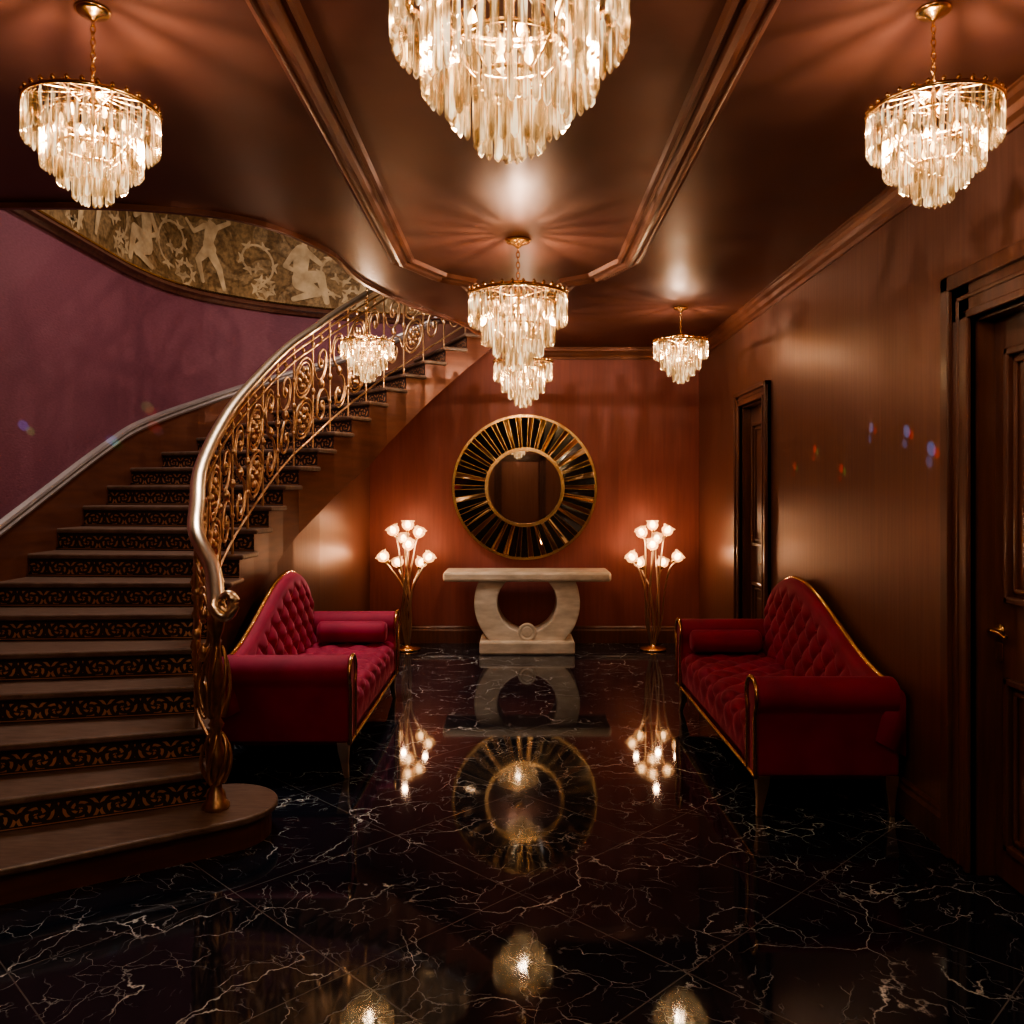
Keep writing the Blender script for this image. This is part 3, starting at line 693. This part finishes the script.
# ------------------------------------------------------------ sofas
def sofa(xf,y0,sgn,L,W):
    e=empty('tufted_velvet_sofa',(xf+sgn*W/2,y0+L/2,0))
    def X(s,d,z): return (xf+sgn*d,y0+s,z)
    def sm(t): t=max(0,min(1,t)); return t*t*(3-2*t)
    sp_=L*0.73
    def top(s):
        if s<sp_: return 0.64+0.38*sm((s-0.05)/(sp_-0.05))
        return 0.60+0.42*math.sqrt(max(0,1-((s-sp_)/(L-sp_+0.01))**2))
    def tuft(a_,b_): return (abs(math.sin(pi*(a_+b_)))*abs(math.sin(pi*(a_-b_))))**0.45
    bevel(mesh('frame',[X(*p) for p in boxvf(0.06,L-0.06,0.03,W-0.02,0.17,0.32)[0]],boxvf(0,1,0,1,0,1)[1],M_velvet,e),0.02,3)
    NS=150; prof=[]
    for k in range(7): prof.append((0.005,0.24+0.15*k/6,-1,0))
    rC=0.06
    for k in range(1,7):
        a_=pi/2*k/6; prof.append((0.005+rC-rC*math.cos(a_),0.39+rC*math.sin(a_),-math.cos(a_),math.sin(a_)))
    for k in range(1,52): prof.append((0.065+(W-0.2)*k/51,0.45,0,1))
    prof.append((W-0.13,0.25,0,0))
    al=[0]
    for k in range(1,len(prof)): al.append(al[-1]+math.hypot(prof[k][0]-prof[k-1][0],prof[k][1]-prof[k-1][1]))
    v=[];f=[];m_=len(prof)
    s0,s1=0.12,L-0.12
    for i in range(NS+1):
        s=s0+(s1-s0)*i/NS
        for k,(d,z,nd,nz_) in enumerate(prof):
            h=0.036*(tuft(s/0.21,al[k]/0.21)-0.6)
            if k<5: h*=k/5
            v.append(X(s,d+nd*h,z+nz_*h))
    for i in range(NS):
        for k in range(m_-1): f.append((i*m_+k,i*m_+k+1,(i+1)*m_+k+1,(i+1)*m_+k))
    f.append(tuple(range(m_))); f.append(tuple(NS*m_+k for k in range(m_)))
    mesh('seat',v,f,M_velvet,e,smooth=True)
    NS=170;NT=64;v=[];f=[]
    zb=0.38
    for i in range(NS+1):
        s=L*i/NS; tz=top(s); r_=0.055; zt=tz-r_
        row=[]
        es=min(1,min(s,L-s)/0.10)
        for k in range(NT+1):
            t=k/NT; z=zb+(zt-zb)*t; fade=min(1,(1-t)*(zt-zb)/0.07)*es
            d=W-0.17+0.06*t+0.02*(1-es) -0.038*(tuft(s/0.19,(z-zb)/0.19)-0.55)*fade
            row.append((s,d,z))
        d0=row[-1][1]
        dc=W-0.055
        for k in range(1,10):
            a_=pi*k/10; row.append((s,dc-(dc-d0)*math.cos(a_) if a_<pi/2 else dc-0.05*math.cos(a_),zt+r_*math.sin(a_)))
        row.append((s,W-0.005,zt)); row.append((s,W-0.005,0.3)); 
        for p in row: v.append(X(*p))
        m_=len(row)
    for i in range(NS):
        for k in range(m_): f.append((i*m_+k,i*m_+(k+1)%m_,(i+1)*m_+(k+1)%m_,(i+1)*m_+k))
    f.append(tuple(range(m_))); f.append(tuple(NS*m_+k for k in range(m_)))
    mesh('back',v,f,M_velvet,e,smooth=True)
    bt=Acc()
    for a2 in range(0,40):
        for b2 in range(0,12):
            if (a2+b2)%2: continue
            s=a2*0.095; z=zb+b2*0.095
            if 0.15<s<L-0.12 and zb+0.08<z<top(s)-0.12:
                t=(z-zb)/(top(s)-0.055-zb); p=X(s,W-0.17+0.06*t+0.010,z); bt.add(*lathe([(0,-0.011),(0.009,-0.006),(0.011,0),(0.009,0.006),(0,0.011)],8,p))
    mesh('buttons',bt.v,bt.f,M_velvet,e,smooth=True)
    curve('back_trim',[[X(0.02+(L-0.04)*k/80,W-0.04,top(0.02+(L-0.04)*k/80)+0.004) for k in range(81)]],0.014,M_gold,e)
    def armprof(far):
        p=[(0.15,0.2),(0.15,0.5)]
        c=(0.075,0.585); r_=0.095
        a0_=math.radians(-38); a1_=math.radians(218)
        for k in range(19):
            a_=a0_+(a1_-a0_)*k/18; p.append((c[0]+r_*math.cos(a_),c[1]+r_*math.sin(a_)))
        p+=[(0.012,0.5),(0.012,0.2)]
        return [((L-s) if far else s,z) for s,z in p]
    for far in (False,True):
        p=armprof(far); n_=len(p); v=[];f=[]
        for d in (0.0,W-0.03):
            for (s,z) in p: v.append(X(s,d,z))
        for k in range(n_): f.append((k,(k+1)%n_,n_+(k+1)%n_,n_+k))
        f.append(tuple(range(n_))); f.append(tuple(range(n_,2*n_)))
        o=mesh('arm',v,f,M_velvet,e); bevel(o,0.018,3)
        for q in o.data.polygons: q.use_smooth=True
        curve('arm_trim',[[X(s,-0.006,z) for s,z in p]],0.011,M_gold,e)
    v=[];f=[];n_=20
    for (d,r_) in ((0.05,0.0),(0.05,0.06),(0.065,0.075),(0.09,0.08),(W-0.24,0.08),(W-0.215,0.075),(W-0.2,0.06),(W-0.2,0)):
        for k in range(n_): a_=2*pi*k/n_; v.append(X(L-0.25+r_*math.cos(a_),d,0.55+r_*math.sin(a_)))
    for k in range(7):
        for j in range(n_): f.append((k*n_+j,k*n_+(j+1)%n_,(k+1)*n_+(j+1)%n_,(k+1)*n_+j))
    mesh('bolster',v,f,M_velvet,e,smooth=True)
    curve('front_rail',[[X(0.02,0.0,0.2),X(L/2,-0.004,0.205),X(L-0.02,0.0,0.2)]],0.014,M_gold,e)
    lg=Acc()
    for s in (0.06,L-0.06):
        for d in (0.04,W-0.06):
            vv=[]
            for (z,r_,sh) in ((0.20,0.034,0),(0.15,0.03,0),(0.08,0.02,0.008),(0.0,0.013,0.022)):
                for (a_,b_) in ((-1,-1),(1,-1),(1,1),(-1,1)):
                    vv.append(X(s+a_*r_+(-sh if s<L/2 else sh),d+b_*r_+(-sh if d<W/2 else 0),z))
            lg.add(vv,[(i*4+j,i*4+(j+1)%4,i*4+4+(j+1)%4,i*4+4+j) for i in range(3) for j in range(4)]+[(12,13,14,15),(0,1,2,3)])
    bevel(mesh('legs',lg.v,lg.f,M_rail,e),0.004)
sofa(-0.94,4.72,-1,1.92,0.76)
sofa(1.17,4.16,1,2.08,0.735)

def area(name,loc,rot,size,e,c):
    l=bpy.data.lights.new(name,'AREA'); l.energy=e; l.size=size; l.color=c
    o=bpy.data.objects.new(name,l); col.objects.link(o); o.location=loc; o.rotation_euler=rot
area('stairwell_fill_light',(-1.5,5.8,5.4),(0,math.radians(-35),0),1.6,260,(1,0.85,0.74))  # added area lamp without a fixture, lights the stairwell wall and mural

w=bpy.data.worlds.new('dim_interior'); scene.world=w; w.use_nodes=True
w.node_tree.nodes['Background'].inputs[0].default_value=(0.5,0.35,0.3,1); w.node_tree.nodes['Background'].inputs[1].default_value=0.02

cam=bpy.data.cameras.new('camera'); co=bpy.data.objects.new('camera',cam); col.objects.link(co)
co.location=(0,0,1.6); co.rotation_euler=(pi/2,0,0); cam.sensor_width=36; cam.lens=36*850/1024
cam.shift_x=-6/1024; cam.shift_y=-20/1024; cam.clip_start=0.05
scene.camera=co
